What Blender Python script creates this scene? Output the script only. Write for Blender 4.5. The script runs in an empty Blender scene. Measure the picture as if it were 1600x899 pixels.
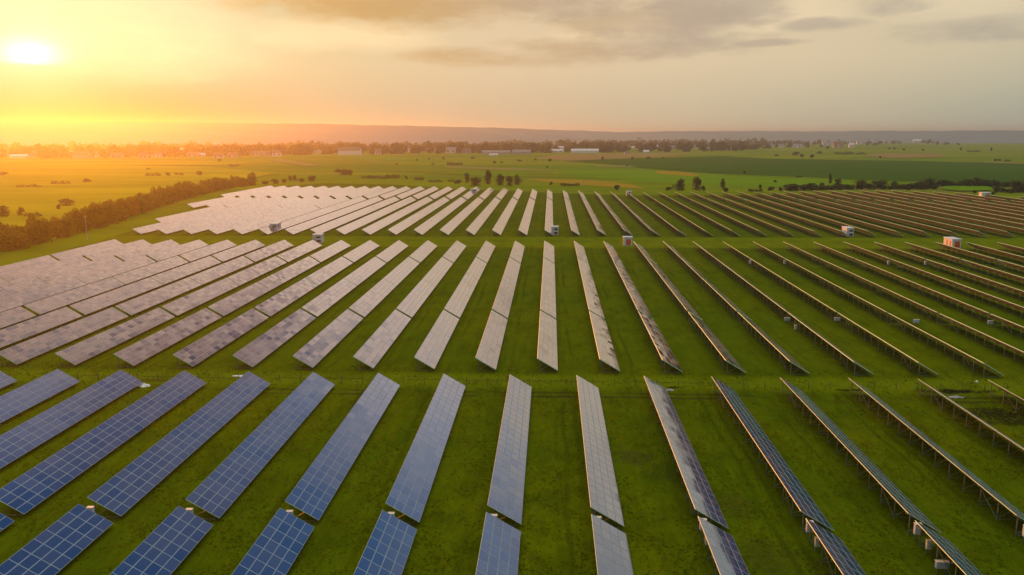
import bpy, math, random
import numpy as np
from mathutils import Matrix, Vector

random.seed(7)
RNG = np.random.default_rng(7)
SC = bpy.context.scene
COL = SC.collection
R = math.radians

# ------------------------------------------------------------------ camera
S = 10.5                                    # distance from row to row, metres
F, PITCH, YAW, ROLL, CAM_H = 1239.9, R(10.872), R(2.781), R(-0.167), 3.7823 * S
_c, _s = math.cos(YAW), math.sin(YAW)
_fw = Vector((-_s * math.cos(PITCH), _c * math.cos(PITCH), -math.sin(PITCH)))
_rt = Vector((_c, _s, 0.0))
_up = _rt.cross(_fw)
_rt2 = _rt * math.cos(ROLL) + _up * math.sin(ROLL)
_up2 = _up * math.cos(ROLL) - _rt * math.sin(ROLL)
cam = bpy.data.cameras.new('camera')
cam.sensor_width = 36.0
cam.lens = F * 36.0 / 1600.0
cam.clip_start, cam.clip_end = 0.5, 60000.0
camo = bpy.data.objects.new('camera', cam)
COL.objects.link(camo)
camo.matrix_world = Matrix(((_rt2.x, _up2.x, -_fw.x, 0), (_rt2.y, _up2.y, -_fw.y, 0),
                            (_rt2.z, _up2.z, -_fw.z, CAM_H), (0, 0, 0, 1)))
SC.camera = camo


def ray(x, y):
    return (_fw + _rt2 * ((x - 800) / F) - _up2 * ((y - 449.5) / F)).normalized()


def at(x, y, z=0.0):
    d = ray(x, y)
    t = (z - CAM_H) / d.z
    return Vector((d.x * t, d.y * t, z))


def proj(p):
    d = Vector(p) - Vector((0, 0, CAM_H))
    zz = d.dot(_fw)
    if zz < 1:
        return None
    return 800 + F * d.dot(_rt2) / zz, 449.5 - F * d.dot(_up2) / zz


# ------------------------------------------------------------------ node helper
class G:
    def __init__(self, tree):
        self.t = tree
        tree.nodes.clear()

    def n(self, kind, **kw):
        nd = self.t.nodes.new(kind)
        for k, v in kw.items():
            setattr(nd, k, v)
        return nd

    def put(self, sock, v):
        if isinstance(v, bpy.types.NodeSocket):
            self.t.links.new(v, sock)
        elif v is not None:
            if sock.type == 'RGBA' and len(v) == 3:
                v = (*v, 1.0)
            sock.default_value = v

    def m(self, op, a, b=None, c=None, clamp=False):
        nd = self.n('ShaderNodeMath', operation=op, use_clamp=clamp)
        for i, v in enumerate((a, b, c)):
            if v is not None:
                self.put(nd.inputs[i], v)
        return nd.outputs[0]

    def v(self, op, a, b=None, out=0):
        nd = self.n('ShaderNodeVectorMath', operation=op)
        self.put(nd.inputs[0], a)
        if b is not None:
            self.put(nd.inputs[3 if op == 'SCALE' else 1], b)
        return nd.outputs[out]

    def step(self, x, lo, hi, a=0.0, b=1.0):
        nd = self.n('ShaderNodeMapRange', interpolation_type='SMOOTHSTEP')
        for i, q in enumerate((x, lo, hi, a, b)):
            self.put(nd.inputs[i], q)
        return nd.outputs[0]

    def mix(self, f, a, b, mode='MIX'):
        nd = self.n('ShaderNodeMix', data_type='RGBA', blend_type=mode, clamp_factor=True)
        self.put(nd.inputs[0], f)
        self.put(nd.inputs[6], a)
        self.put(nd.inputs[7], b)
        return nd.outputs[2]

    def noise(self, vec, scale, detail=3.0, rough=0.55, w=None):
        nd = self.n('ShaderNodeTexNoise')
        self.put(nd.inputs['Vector'], vec)
        nd.inputs['Scale'].default_value = scale
        nd.inputs['Detail'].default_value = detail
        nd.inputs['Roughness'].default_value = rough
        return nd.outputs[0]

    def ramp(self, x, stops):
        nd = self.n('ShaderNodeValToRGB')
        cr = nd.color_ramp
        while len(cr.elements) < len(stops):
            cr.elements.new(0.5)
        for e, (p, c) in zip(cr.elements, stops):
            e.position, e.color = p, (*c, 1.0)
        self.put(nd.inputs[0], x)
        return nd.outputs[0]

    def xyz(self, vec):
        nd = self.n('ShaderNodeSeparateXYZ')
        self.put(nd.inputs[0], vec)
        return nd.outputs

    def vec(self, x, y, z):
        nd = self.n('ShaderNodeCombineXYZ')
        for i, q in enumerate((x, y, z)):
            self.put(nd.inputs[i], q)
        return nd.outputs[0]


# ------------------------------------------------------------------ sky and sun
SUN_DIR = ray(45, 84)
SUN_AZ = math.degrees(math.atan2(SUN_DIR.x, SUN_DIR.y))
SUN_EL = math.degrees(math.asin(SUN_DIR.z))

world = bpy.data.worlds.new('World')
SC.world = world
world.use_nodes = True
g = G(world.node_tree)
dirv = g.v('NORMALIZE', g.n('ShaderNodeTexCoord').outputs['Generated'])
dx, dy, dz = g.xyz(dirv)
az = g.m('MULTIPLY', g.m('ARCTAN2', dx, dy), 57.2958)
el = g.m('MULTIPLY', g.m('ARCSINE', dz), 57.2958)
cos_sun = g.v('DOT_PRODUCT', dirv, tuple(SUN_DIR), out=1)
th = g.m('MULTIPLY', g.m('ARCCOSINE', g.m('MINIMUM', cos_sun, 0.999999)), 57.2958)
daz = g.m('DIVIDE', th, 100.0)
low = g.ramp(daz, [(0.00, (0.01, 0.005, 0.05)), (0.08, (0.05, 0.12, 0.11)), (0.17, (0.38, 0.39, 0.26)), (0.25, (0.58, 0.47, 0.31)), (0.34, (0.62, 0.50, 0.33)),
                   (0.43, (0.60, 0.52, 0.355)), (0.55, (0.52, 0.48, 0.345)), (0.66, (0.39, 0.42, 0.33)), (1.0, (0.26, 0.29, 0.28))])
mid = g.ramp(daz, [(0.00, (0.45, 0.54, 0.36)), (0.08, (0.56, 0.62, 0.39)), (0.17, (0.68, 0.57, 0.33)), (0.30, (0.76, 0.59, 0.38)), (0.50, (0.73, 0.59, 0.385)),
                   (0.60, (0.65, 0.555, 0.375)), (0.68, (0.53, 0.49, 0.36)), (1.0, (0.30, 0.33, 0.34))])
high = g.ramp(daz, [(0.00, (1.60, 1.15, 0.70)), (0.22, (1.55, 1.08, 0.72)), (0.36, (1.15, 0.88, 0.68)), (0.52, (0.52, 0.55, 0.62)), (1.0, (0.33, 0.40, 0.48))])
base = g.mix(g.step(el, 0.8, 5.5), low, mid)
base = g.mix(g.step(el, 9.0, 18.0), base, high)
# clouds, placed by azimuth and elevation and torn up with noise
wob = g.vec(g.m('MULTIPLY', az, 0.055), g.m('MULTIPLY', el, 0.17), 0.0)
nz = g.noise(wob, 2.3, 6.0, 0.55)
nz2 = g.noise(g.v('ADD', wob, (7.3, 1.9, 4.0)), 6.5, 5.0, 0.6)
rag = g.m('ADD', g.m('MULTIPLY', g.m('SUBTRACT', nz, 0.5), 2.6), g.m('MULTIPLY', g.m('SUBTRACT', nz2, 0.5), 1.3))


def ellipse(x, y, rx, ry, ragged=1.0, soft=0.9):
    """Cloud patch around the direction of photo point (x, y), half sizes in degrees."""
    d = ray(x, y)
    a0, e0 = math.degrees(math.atan2(d.x, d.y)), math.degrees(math.asin(d.z))
    qa = g.m('POWER', g.m('ABSOLUTE', g.m('DIVIDE', g.m('SUBTRACT', az, a0), rx)), 2.0)
    qe = g.m('POWER', g.m('ABSOLUTE', g.m('DIVIDE', g.m('SUBTRACT', el, e0), ry)), 2.0)
    f = g.m('SUBTRACT', 1.0, g.m('ADD', qa, qe))
    f = g.m('ADD', f, g.m('MULTIPLY', rag, ragged))
    return g.step(f, 0.0, soft)


def union(ms):
    o = ms[0]
    for q in ms[1:]:
        o = g.m('MAXIMUM', o, q)
    return o


bright = union([ellipse(520, 55, 9, 1.5, .5, 1.2), ellipse(940, 52, 4.5, 1.0, .7, 1.0), ellipse(1260, 18, 4.5, 1.5, .6, 1.0),
                ellipse(180, 40, 12, 4.0, .5, 1.4), ellipse(1500, 8, 7, 1.2, .8, 1.2), ellipse(1190, 42, 2.5, .5, .6, .8)])
base = g.mix(g.m('MULTIPLY', bright, 0.60), base,
             g.ramp(daz, [(0.0, (1.15, 1.0, 0.55)), (0.25, (1.05, 0.80, 0.46)), (0.55, (0.86, 0.70, 0.46)), (1, (0.6, 0.55, 0.45))]))
tan = union([ellipse(640, -8, 17, 2.5, .8, 1.0), ellipse(930, 80, 9, 1.3, 1.0, 1.2), ellipse(760, 90, 7, .9, .9, 1.4), ellipse(1000, 30, 8, 1.8, .9, 1.1)])
base = g.mix(g.m('MULTIPLY', tan, 0.85), base,
             g.ramp(daz, [(0.0, (0.60, 0.36, 0.09)), (0.22, (0.54, 0.32, 0.11)), (0.42, (0.56, 0.42, 0.29)), (1, (0.36, 0.33, 0.28))]))
dark = union([ellipse(1120, 4, 6.5, 2.3, 1.0, .9), ellipse(1060, 60, 8.0, 1.5, 1.3, 1.5), ellipse(1285, 39, 3.6, .6, .9, 1.0), ellipse(860, 6, 8, 1.5, 1.1, 1.3),
              ellipse(1205, 67, 3.4, .34, .8, .9), ellipse(1390, 4, 3.0, 1.0, 1.3, 1.0), ellipse(1550, 44, 7, .9, 1.4, 1.6)])
base = g.mix(g.m('MULTIPLY', dark, 0.66), base,
             g.ramp(daz, [(0.0, (0.8, 0.5, 0.2)), (0.35, (0.48, 0.37, 0.27)), (0.6, (0.40, 0.345, 0.295)), (1, (0.36, 0.33, 0.31))]))
# high broken cloud deck above the frame
inv = g.m('DIVIDE', 1.0, g.m('MAXIMUM', g.m('ADD', dz, 0.06), 0.05))
deck = g.noise(g.vec(g.m('MULTIPLY', dx, inv), g.m('MULTIPLY', dy, inv), 0.0), 1.15, 6.0, 0.6)
deckm = g.m('MULTIPLY', g.step(deck, 0.50, 0.66), g.step(el, 8.5, 14.0))
base = g.mix(g.m('MULTIPLY', deckm, 0.60), base,
             g.ramp(daz, [(0.0, (0.85, 0.6, 0.35)), (0.3, (0.52, 0.40, 0.33)), (0.6, (0.38, 0.36, 0.36)), (1, (0.34, 0.36, 0.40))]))

# a clear blue gap above the low cloud on the right, bright cloud left of it, added fill brightness overhead
tear = g.m('SUBTRACT', g.noise(g.vec(g.m('MULTIPLY', az, 0.11), g.m('MULTIPLY', el, 0.13), 2.0), 1.6, 6.0, 0.62), 0.5)
gap = g.m('MULTIPLY', g.step(g.m('ADD', az, g.m('MULTIPLY', tear, 16.0)), -3.5, 2.5), g.step(g.m('ADD', el, g.m('MULTIPLY', tear, 11.0)), 19.5, 26.5))
gapcol = g.mix(g.step(az, 1.0, 10.0), (0.24, 0.16, 0.20), (0.22, 0.30, 0.45))
base = g.mix(g.m('MULTIPLY', gap, 0.94), base, gapcol)
pa = g.m('POWER', g.m('ABSOLUTE', g.m('DIVIDE', g.m('SUBTRACT', az, 0.0), 5.0)), 2.0)
pe = g.m('POWER', g.m('ABSOLUTE', g.m('DIVIDE', g.m('SUBTRACT', el, 41.0), 5.0)), 2.0)
puff = g.step(g.m('ADD', g.m('SUBTRACT', 1.0, g.m('ADD', pa, pe)), g.m('MULTIPLY', tear, 0.9)), 0.0, 0.6)
base = g.mix(g.m('MULTIPLY', puff, 0.85), base, (1.10, 0.92, 0.90))
base = g.mix(g.step(el, 46.0, 62.0), base, (1.25, 1.18, 1.12))  # unseen brightness overhead, added to light the grass


def glow(sig, col, amt):
    f = g.m('POWER', 2.71828, g.m('MULTIPLY', g.m('POWER', g.m('DIVIDE', th, sig), 2.0), -1.0))
    return g.v('SCALE', col, g.m('MULTIPLY', f, amt))


cut = g.step(el, SUN_EL - 0.75, SUN_EL - 0.45, 0.15, 1.0)        # the lower limb sinks behind a cloud bar
flat = g.m('ADD', g.m('POWER', g.m('ABSOLUTE', g.m('MULTIPLY', g.m('SUBTRACT', az, SUN_AZ), 0.55)), 2.0),
           g.m('POWER', g.m('ABSOLUTE', g.m('SUBTRACT', el, SUN_EL)), 2.0))
core = g.m('MULTIPLY', g.m('POWER', 2.71828, g.m('MULTIPLY', g.m('ADD', flat, g.m('MULTIPLY', rag, 0.30)), -1.7)), g.m('MULTIPLY', cut, 1.15))
halo = g.v('ADD', g.v('SCALE', (1.0, 0.95, 0.8), core), glow(3.4, (1.0, 0.9, 0.45), 0.22))
base = g.v('ADD', base, halo)
base = g.mix(g.step(el, -1.5, 0.2), (0.10, 0.11, 0.06), base)
nish = g.n('ShaderNodeTexSky', sky_type='NISHITA')
nish.sun_disc = False
nish.sun_elevation = R(SUN_EL)
nish.sun_rotation = R(SUN_AZ)
nish.air_density, nish.dust_density = 1.0, 2.0
total = g.v('ADD', g.v('SCALE', base, 9.6), g.v('SCALE', nish.outputs[0], 0.06))
bg = g.n('ShaderNodeBackground')
g.put(bg.inputs[0], total)
bg.inputs[1].default_value = 0.1
g.t.links.new(bg.outputs[0], g.n('ShaderNodeOutputWorld').inputs[0])

sun = bpy.data.lights.new('sun', 'SUN')
sun.energy = 3.6
sun.angle = R(1.0)
sun.color = (1.0, 0.25, 0.018)
suno = bpy.data.objects.new('sun', sun)
COL.objects.link(suno)
suno.location = (-300, 400, 300)
suno.rotation_euler = (-SUN_DIR).to_track_quat('-Z', 'Y').to_euler()

SC.view_settings.view_transform = 'Standard'
SC.view_settings.look = 'None'
SC.view_settings.exposure = 0.0
SC.view_settings.gamma = 1.0
SC.view_settings.use_curve_mapping = False
HAZE_DENSITY, HAZE_ANISOTROPY = 1.5e-4, 0.765


# ------------------------------------------------------------------ objects helpers
def tag(o, label=None, cat=None, group=None, kind=None):
    for k, q in (('label', label), ('category', cat), ('group', group), ('kind', kind)):
        if q:
            o[k] = q
    return o


def empty(name, loc, rz=0.0):
    o = bpy.data.objects.new(name, None)
    o.empty_display_size = 0.3
    COL.objects.link(o)
    o.location = loc
    o.rotation_euler = (0, 0, rz)
    return o


def link(name, mesh, parent=None):
    o = bpy.data.objects.new(name, mesh)
    COL.objects.link(o)
    if parent:
        o.parent = parent
    return o


def copy_tree(o, parent=None):
    c = o.copy()
    COL.objects.link(c)
    if parent:
        c.parent = parent
    for ch in o.children:
        copy_tree(ch, c)
    return c


class MB:
    """Collects faces with material slots and becomes one mesh."""

    def __init__(self):
        self.v, self.f, self.mi = [], [], []

    def face(self, pts, mi=0):
        k = len(self.v)
        self.v += [tuple(p) for p in pts]
        self.f.append(tuple(range(k, k + len(pts))))
        self.mi.append(mi)

    def box(self, x0, x1, y0, y1, z0, z1, mi=0, M=None):
        p = [Vector(q) for q in ((x0, y0, z0), (x1, y0, z0), (x1, y1, z0), (x0, y1, z0), (x0, y0, z1), (x1, y0, z1), (x1, y1, z1), (x0, y1, z1))]
        if M:
            p = [M @ q for q in p]
        for ids in ((0, 3, 2, 1), (4, 5, 6, 7), (0, 1, 5, 4), (1, 2, 6, 5), (2, 3, 7, 6), (3, 0, 4, 7)):
            self.face([p[i] for i in ids], mi)

    def bar(self, a, b, w, mi=0):
        a, b = Vector(a), Vector(b)
        d = b - a
        q = d.to_track_quat('Z', 'Y').to_matrix().to_4x4()
        self.box(-w / 2, w / 2, -w / 2, w / 2, 0, d.length, mi, Matrix.Translation(a) @ q)

    def mesh(self, name, mats):
        me = bpy.data.meshes.new(name)
        me.from_pydata(self.v, [], self.f)
        for m_ in mats:
            me.materials.append(m_)
        me.polygons.foreach_set('material_index', self.mi)
        me.update()
        return me


def material(name):
    m_ = bpy.data.materials.new(name)
    m_.use_nodes = True
    gg = G(m_.node_tree)
    p = gg.n('ShaderNodeBsdfPrincipled')
    out = gg.n('ShaderNodeOutputMaterial')
    gg.t.links.new(p.outputs[0], out.inputs[0])
    return m_, gg, p


def plain(name, col, rough=0.6, metal=0.0, var=0.15, scale=1.5):
    m_, gg, p = material(name)
    pos = gg.n('ShaderNodeNewGeometry').outputs['Position']
    nn = gg.noise(pos, scale, 3.0)
    lo = tuple(c * (1 - var) for c in col)
    hi = tuple(min(1, c * (1 + var)) for c in col)
    gg.put(p.inputs['Base Color'], gg.mix(gg.step(nn, 0.3, 0.7), lo, hi))
    p.inputs['Roughness'].default_value = rough
    p.inputs['Metallic'].default_value = metal
    return m_


# ------------------------------------------------------------------ materials
def glass_material(name, per_face):
    m_, gg, p = material(name)
    geo = gg.n('ShaderNodeNewGeometry')
    pos = geo.outputs['Position']
    if per_face:
        a = gg.n('ShaderNodeAttribute')
        a.attribute_name = 'module_random'
        rnd = gg.m('FRACT', gg.m('ADD', a.outputs['Fac'], gg.m('MULTIPLY', gg.n('ShaderNodeObjectInfo').outputs['Random'], 7.31)))
    else:
        rnd = gg.n('ShaderNodeObjectInfo').outputs['Random']
    wn = gg.n('ShaderNodeTexWhiteNoise', noise_dimensions='1D')
    gg.put(wn.inputs['W'], gg.m('MULTIPLY', rnd, 91.7))
    rnd3 = wn.outputs['Color']
    # pinkish film standing in for cloud reflections lies in drifts over runs of modules and differs from module to module
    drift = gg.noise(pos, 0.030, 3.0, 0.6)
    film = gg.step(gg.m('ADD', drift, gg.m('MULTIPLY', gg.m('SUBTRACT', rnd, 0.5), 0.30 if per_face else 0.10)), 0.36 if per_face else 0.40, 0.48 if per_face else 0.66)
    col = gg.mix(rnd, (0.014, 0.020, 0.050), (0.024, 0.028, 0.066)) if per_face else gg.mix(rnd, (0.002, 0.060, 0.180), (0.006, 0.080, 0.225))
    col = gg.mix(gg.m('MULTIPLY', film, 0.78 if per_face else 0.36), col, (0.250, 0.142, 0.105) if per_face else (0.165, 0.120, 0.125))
    speck = gg.noise(pos, 2.2, 4.0, 0.7)
    col = gg.mix(gg.m('MULTIPLY', gg.step(speck, 0.5, 0.8), 0.10), col, (0.16, 0.15, 0.14))
    gg.put(p.inputs['Base Color'], col)
    p.inputs['Roughness'].default_value = 0.5
    p.inputs['Specular IOR Level'].default_value = 0.0
    # every module is clamped at its own hair's breadth of tilt
    off = gg.v('SCALE', gg.v('SUBTRACT', rnd3, (0.5, 0.5, 0.5)), 0.040 if per_face else 0.016)
    nrm = gg.v('NORMALIZE', gg.v('ADD', geo.outputs['Normal'], off))
    gl = gg.n('ShaderNodeBsdfGlossy')
    gl.inputs['Color'].default_value = (0.97, 0.96, 0.97, 1)
    gg.put(gl.inputs['Roughness'], gg.m('ADD', 0.07, gg.m('MULTIPLY', film, 0.10)))
    gg.put(gl.inputs['Normal'], nrm)
    lw = gg.n('ShaderNodeLayerWeight')
    lw.inputs['Blend'].default_value = 0.5
    gg.put(lw.inputs['Normal'], nrm)
    fres = gg.m('ADD', 0.012, gg.m('MULTIPLY', gg.step(lw.outputs['Facing'], 0.32, 1.05), 0.86))
    mx = gg.n('ShaderNodeMixShader')
    gg.put(mx.inputs[0], fres)
    gg.t.links.new(p.outputs[0], mx.inputs[1])
    gg.t.links.new(gl.outputs[0], mx.inputs[2])
    out = [n for n in gg.t.nodes if n.bl_idname == 'ShaderNodeOutputMaterial'][0]
    gg.t.links.new(mx.outputs[0], out.inputs[0])
    return m_


M_MODULE = glass_material('module_glass', False)
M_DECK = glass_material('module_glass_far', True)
M_ALU = plain('aluminium_frame', (0.40, 0.40, 0.38), 0.42, 0.05, 0.08)
M_EDGE = plain('frame_edge_rim_light', (0.52, 0.80, 0.42), 0.45, 0.05, 0.06)  # rim light put into the edge colour, brighter than the frames
M_NEARFRAME = plain('anodised_frame', (0.23, 0.31, 0.36), 0.4, 0.1, 0.08)
M_BACK = plain('grey_backsheet', (0.15, 0.19, 0.10), 0.6)
M_STEEL = plain('galvanised_steel', (0.13, 0.165, 0.13), 0.5, 0.1, 0.2)
M_WHITE = plain('white_paint', (0.62, 0.63, 0.60), 0.5, 0.0, 0.08, 0.8)
M_CREAM = plain('cream_paint', (0.60, 0.56, 0.42), 0.55, 0.0, 0.1, 2.0)
M_ORANGE = plain('orange_door_paint', (0.62, 0.10, 0.015), 0.5, 0.0, 0.12)
M_DARK = plain('dark_louvre', (0.025, 0.024, 0.022), 0.6)
M_GREYBOX = plain('grey_cabinet_paint', (0.42, 0.46, 0.46), 0.45, 0.0, 0.08, 2.0)
M_CONC = plain('concrete', (0.33, 0.32, 0.29), 0.85, 0.0, 0.2, 1.2)
M_SHEET = plain('white_plastic_sheet', (0.80, 0.78, 0.68), 0.5, 0.0, 0.05)
M_BARK = plain('bark', (0.09, 0.065, 0.04), 0.9, 0.0, 0.3, 3.0)
M_WIRE = plain('dark_fence_steel', (0.06, 0.06, 0.05), 0.6, 0.2)


def leaf_material(name, c1, c2):
    m_, gg, p = material(name)
    a = gg.n('ShaderNodeAttribute')
    a.attribute_name = 'leaf_random'
    oi = gg.n('ShaderNodeObjectInfo').outputs['Random']
    col = gg.mix(a.outputs['Fac'], c1, c2)
    col = gg.mix(gg.m('MULTIPLY', oi, 0.45), col, (c2[0] * 1.25, c2[1] * 0.95, c2[2]))
    gg.put(p.inputs['Base Color'], col)
    p.inputs['Roughness'].default_value = 0.8
    p.inputs['Specular IOR Level'].default_value = 0.0
    tr = gg.n('ShaderNodeBsdfTranslucent')
    gg.put(tr.inputs[0], gg.v('SCALE', col, 1.6))
    mx = gg.n('ShaderNodeMixShader')
    mx.inputs[0].default_value = 0.4
    gg.t.links.new(p.outputs[0], mx.inputs[1])
    gg.t.links.new(tr.outputs[0], mx.inputs[2])
    out = [n for n in gg.t.nodes if n.bl_idname == 'ShaderNodeOutputMaterial'][0]
    gg.t.links.new(mx.outputs[0], out.inputs[0])
    return m_


M_LEAF = leaf_material('leaves', (0.022, 0.038, 0.008), (0.060, 0.085, 0.014))
M_BELT = leaf_material('belt_leaves', (0.055, 0.066, 0.004), (0.190, 0.165, 0.008))
M_BUSHLEAF = leaf_material('bush_leaves', (0.018, 0.034, 0.007), (0.050, 0.075, 0.012))
M_BROWNLEAF = leaf_material('brown_twigs', (0.055, 0.038, 0.014), (0.085, 0.060, 0.022))

# ------------------------------------------------------------------ ground
def sheet(name, pts, mat, z):
    me = bpy.data.meshes.new(name)
    me.from_pydata([(p[0], p[1], z) for p in pts], [], [tuple(range(len(pts)))])
    me.materials.append(mat)
    me.update()
    if me.polygons[0].normal.z < 0:
        me.flip_normals()
    return tag(link(name, me), kind='structure')


def meadow_material():
    m_, gg, p = material('meadow')
    pos = gg.n('ShaderNodeNewGeometry').outputs['Position']
    str_ = gg.v('MULTIPLY', pos, (0.25, 1.0, 1.0))
    big = gg.noise(str_, 0.0055, 4.0, 0.55)
    med = gg.noise(str_, 0.03, 4.0, 0.6)
    col = gg.mix(gg.step(big, 0.36, 0.64), (0.100, 0.180, 0.002), (0.190, 0.230, 0.003))
    col = gg.mix(gg.m('MULTIPLY', gg.step(med, 0.42, 0.70), 0.55), col, (0.065, 0.115, 0.002))
    col = gg.mix(gg.m('MULTIPLY', gg.step(gg.noise(gg.v('ADD', str_, (500, 90, 0)), 0.010, 3.0), 0.56, 0.66), 0.5), col, (0.20, 0.165, 0.025))
    gg.put(p.inputs['Base Color'], col)
    p.inputs['Roughness'].default_value = 0.9
    p.inputs['Specular IOR Level'].default_value = 0.0
    return m_


# mown grass of the farm: streaks along the rows, rutted lanes lightened as if sunlit, bare soil
LANE_Y = 122.6


def lawn_material(name, cells):
    m_, gg, p = material(name)
    pos = gg.n('ShaderNodeNewGeometry').outputs['Position']
    px, py, pz = gg.xyz(pos)
    streak = gg.noise(gg.v('MULTIPLY', pos, (1.0, 0.10, 1.0)), 0.9, 3.0, 0.6)
    blot = gg.noise(gg.v('MULTIPLY', pos, (1.0, 0.6, 1.0)), 0.19, 5.0, 0.68)
    fine = gg.noise(gg.v('MULTIPLY', pos, (1.0, 0.5, 1.0)), 0.85, 6.0, 0.75)
    big = gg.noise(pos, 0.022, 3.0, 0.5)
    col = gg.mix(gg.step(big, 0.35, 0.65), (0.076, 0.126, 0.0008), (0.126, 0.150, 0.0008))
    col = gg.mix(gg.m('MULTIPLY', gg.step(blot, 0.42, 0.68), 0.65), col, (0.024, 0.050, 0.0008))
    col = gg.mix(gg.m('MULTIPLY', gg.step(streak, 0.45, 0.66), 0.70), col, (0.110, 0.145, 0.0015))
    col = gg.mix(gg.m('MULTIPLY', gg.step(fine, 0.40, 0.64), 0.85), col, gg.mix(fine, (0.026, 0.046, 0.0008), (0.118, 0.142, 0.0015)))
    col = gg.mix(gg.m('MULTIPLY', gg.step(gg.noise(gg.v('ADD', pos, (40, 11, 0)), 0.30, 4.0), 0.60, 0.74), 0.45), col, (0.075, 0.062, 0.010))

    # wheel tracks of the mower, two to each alley between the rows
    fx = gg.m('FRACT', gg.m('DIVIDE', gg.m('ADD', px, gg.m('MULTIPLY', gg.m('SUBTRACT', gg.noise(gg.vec(0.0, py, 0.0), 0.06, 2.0), 0.5), 1.6)), S))
    for f0 in (0.20, 0.36):
        tk = gg.step(gg.m('ABSOLUTE', gg.m('SUBTRACT', fx, f0)), 0.045, 0.012)
        tk = gg.m('MULTIPLY', tk, gg.step(gg.noise(gg.vec(px, gg.m('MULTIPLY', py, 0.25), 9.0), 0.16, 3.0), 0.40, 0.62))
        col = gg.mix(gg.m('MULTIPLY', tk, 0.55), col, (0.040, 0.058, 0.001))

    def rut(y0, half, x0, x1, strength):
        wig = gg.m('MULTIPLY', gg.m('SUBTRACT', gg.noise(gg.vec(px, 0.0, 0.0), 0.045, 3.0), 0.5), 2.6)
        d = gg.m('ABSOLUTE', gg.m('SUBTRACT', gg.m('ADD', py, wig), y0))
        f = gg.step(d, half, half * 0.35)
        f = gg.m('MULTIPLY', f, gg.m('MULTIPLY', gg.step(px, x0 - 15, x0 + 15), gg.step(px, x1 + 15, x1 - 15)))
        f = gg.m('MULTIPLY', f, gg.step(gg.noise(gg.vec(px, py, 3.0), 0.10, 3.0), 0.36, 0.58))
        return gg.m('MULTIPLY', f, strength)

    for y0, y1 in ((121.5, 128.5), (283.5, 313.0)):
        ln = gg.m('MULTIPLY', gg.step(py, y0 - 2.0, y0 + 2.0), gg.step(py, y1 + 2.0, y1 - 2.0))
        col = gg.mix(gg.m('MULTIPLY', ln, gg.step(blot, 0.30, 0.60, 0.75, 0.45)), col, (0.165, 0.205, 0.002))  # sunlight on the lanes put into the grass colour
    soil = (0.040, 0.030, 0.012)
    for q in (rut(117.3, 0.55, -40, 200, 0.9), rut(119.2, 0.5, -60, 200, 0.7), rut(125.2, 0.35, -95, 30, 0.6), rut(299.0, 0.9, -160, 220, 0.35), rut(301.6, 0.8, -160, 220, 0.3)):
        col = gg.mix(q, col, soil)

    def spot(xp, yp, rx, ry, c, k):
        c0 = at(xp, yp)
        d = gg.m('ADD', gg.m('POWER', gg.m('ABSOLUTE', gg.m('DIVIDE', gg.m('SUBTRACT', px, c0.x), rx)), 2.0),
                 gg.m('POWER', gg.m('ABSOLUTE', gg.m('DIVIDE', gg.m('SUBTRACT', py, c0.y), ry)), 2.0))
        f = gg.m('ADD', gg.m('SUBTRACT', 1.0, d), gg.m('MULTIPLY', gg.m('SUBTRACT', gg.noise(pos, 0.55, 4.0, 0.65), 0.5), 3.0))
        return gg.m('MULTIPLY', gg.step(f, 0.0, 0.9), k)

    for xp, yp, rx, ry, c, k in cells:
        col = gg.mix(spot(xp, yp, rx, ry, c, k), col, c)
    gg.put(p.inputs['Base Color'], col)
    p.inputs['Roughness'].default_value = 0.9
    p.inputs['Specular IOR Level'].default_value = 0.0
    bmp = gg.n('ShaderNodeBump')
    bmp.inputs['Strength'].default_value = 0.8
    bmp.inputs['Distance'].default_value = 0.35
    gg.put(bmp.inputs['Height'], gg.m('ADD', fine, gg.m('MULTIPLY', blot, 1.5)))
    gg.put(p.inputs['Normal'], bmp.outputs[0])
    return m_


GX = 13000.0
sheet('ground', [(-GX, -2000), (GX, -2000), (GX, GX), (-GX, GX)], meadow_material(), 0.0)

# outline of the fenced farm, in row units
LEFT_EDGE = [(0, -12.0), (12, -13.2), (19.9, -14.9), (23.9, -15.9), (32.6, -17.0), (36.3, -17.3), (40.0, -18.2), (49.8, -20.9), (57.0, -21.4)]
FAR_EDGE = [(-21.4, 57.0), (-18.3, 63.3), (-12.5, 61.8), (-7.3, 57.0), (-0.1, 52.9), (3.3, 51.1), (5.6, 50.5), (13.3, 51.0), (18.1, 52.2), (22.0, 52.2), (25.0, 50.1), (26.8, 47.0), (36, 43)]


def interp(tab, q):
    return float(np.interp(q, [t[0] for t in tab], [t[1] for t in tab]))


SOILS = [(1490, 612, 7.5, 1.4, (0.014, 0.011, 0.006), 0.95), (1560, 650, 6.0, 5.0, (0.016, 0.013, 0.007), 0.85), (1330, 610, 3.0, 0.8, (0.014, 0.011, 0.006), 0.9),
         (990, 715, 3.2, 3.0, (0.045, 0.036, 0.012), 0.5), (1045, 740, 3.5, 3.5, (0.030, 0.036, 0.006), 0.35), (1150, 790, 2.5, 4.0, (0.055, 0.042, 0.010), 0.35),
         (1195, 870, 4.0, 4.0, (0.040, 0.036, 0.009), 0.4), (1050, 606, 1.3, 0.5, (0.012, 0.010, 0.006), 0.95), (240, 595, 4.0, 0.8, (0.07, 0.045, 0.01), 0.7)]
lawn_pts = [(x * S - 2, y * S) for y, x in LEFT_EDGE] + [(x * S, y * S + 5) for x, y in FAR_EDGE[1:]] + [(42 * S, 10 * S), (30 * S, 0)]
sheet('lawn', lawn_pts, lawn_material('mown_grass', SOILS), 0.03)


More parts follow.
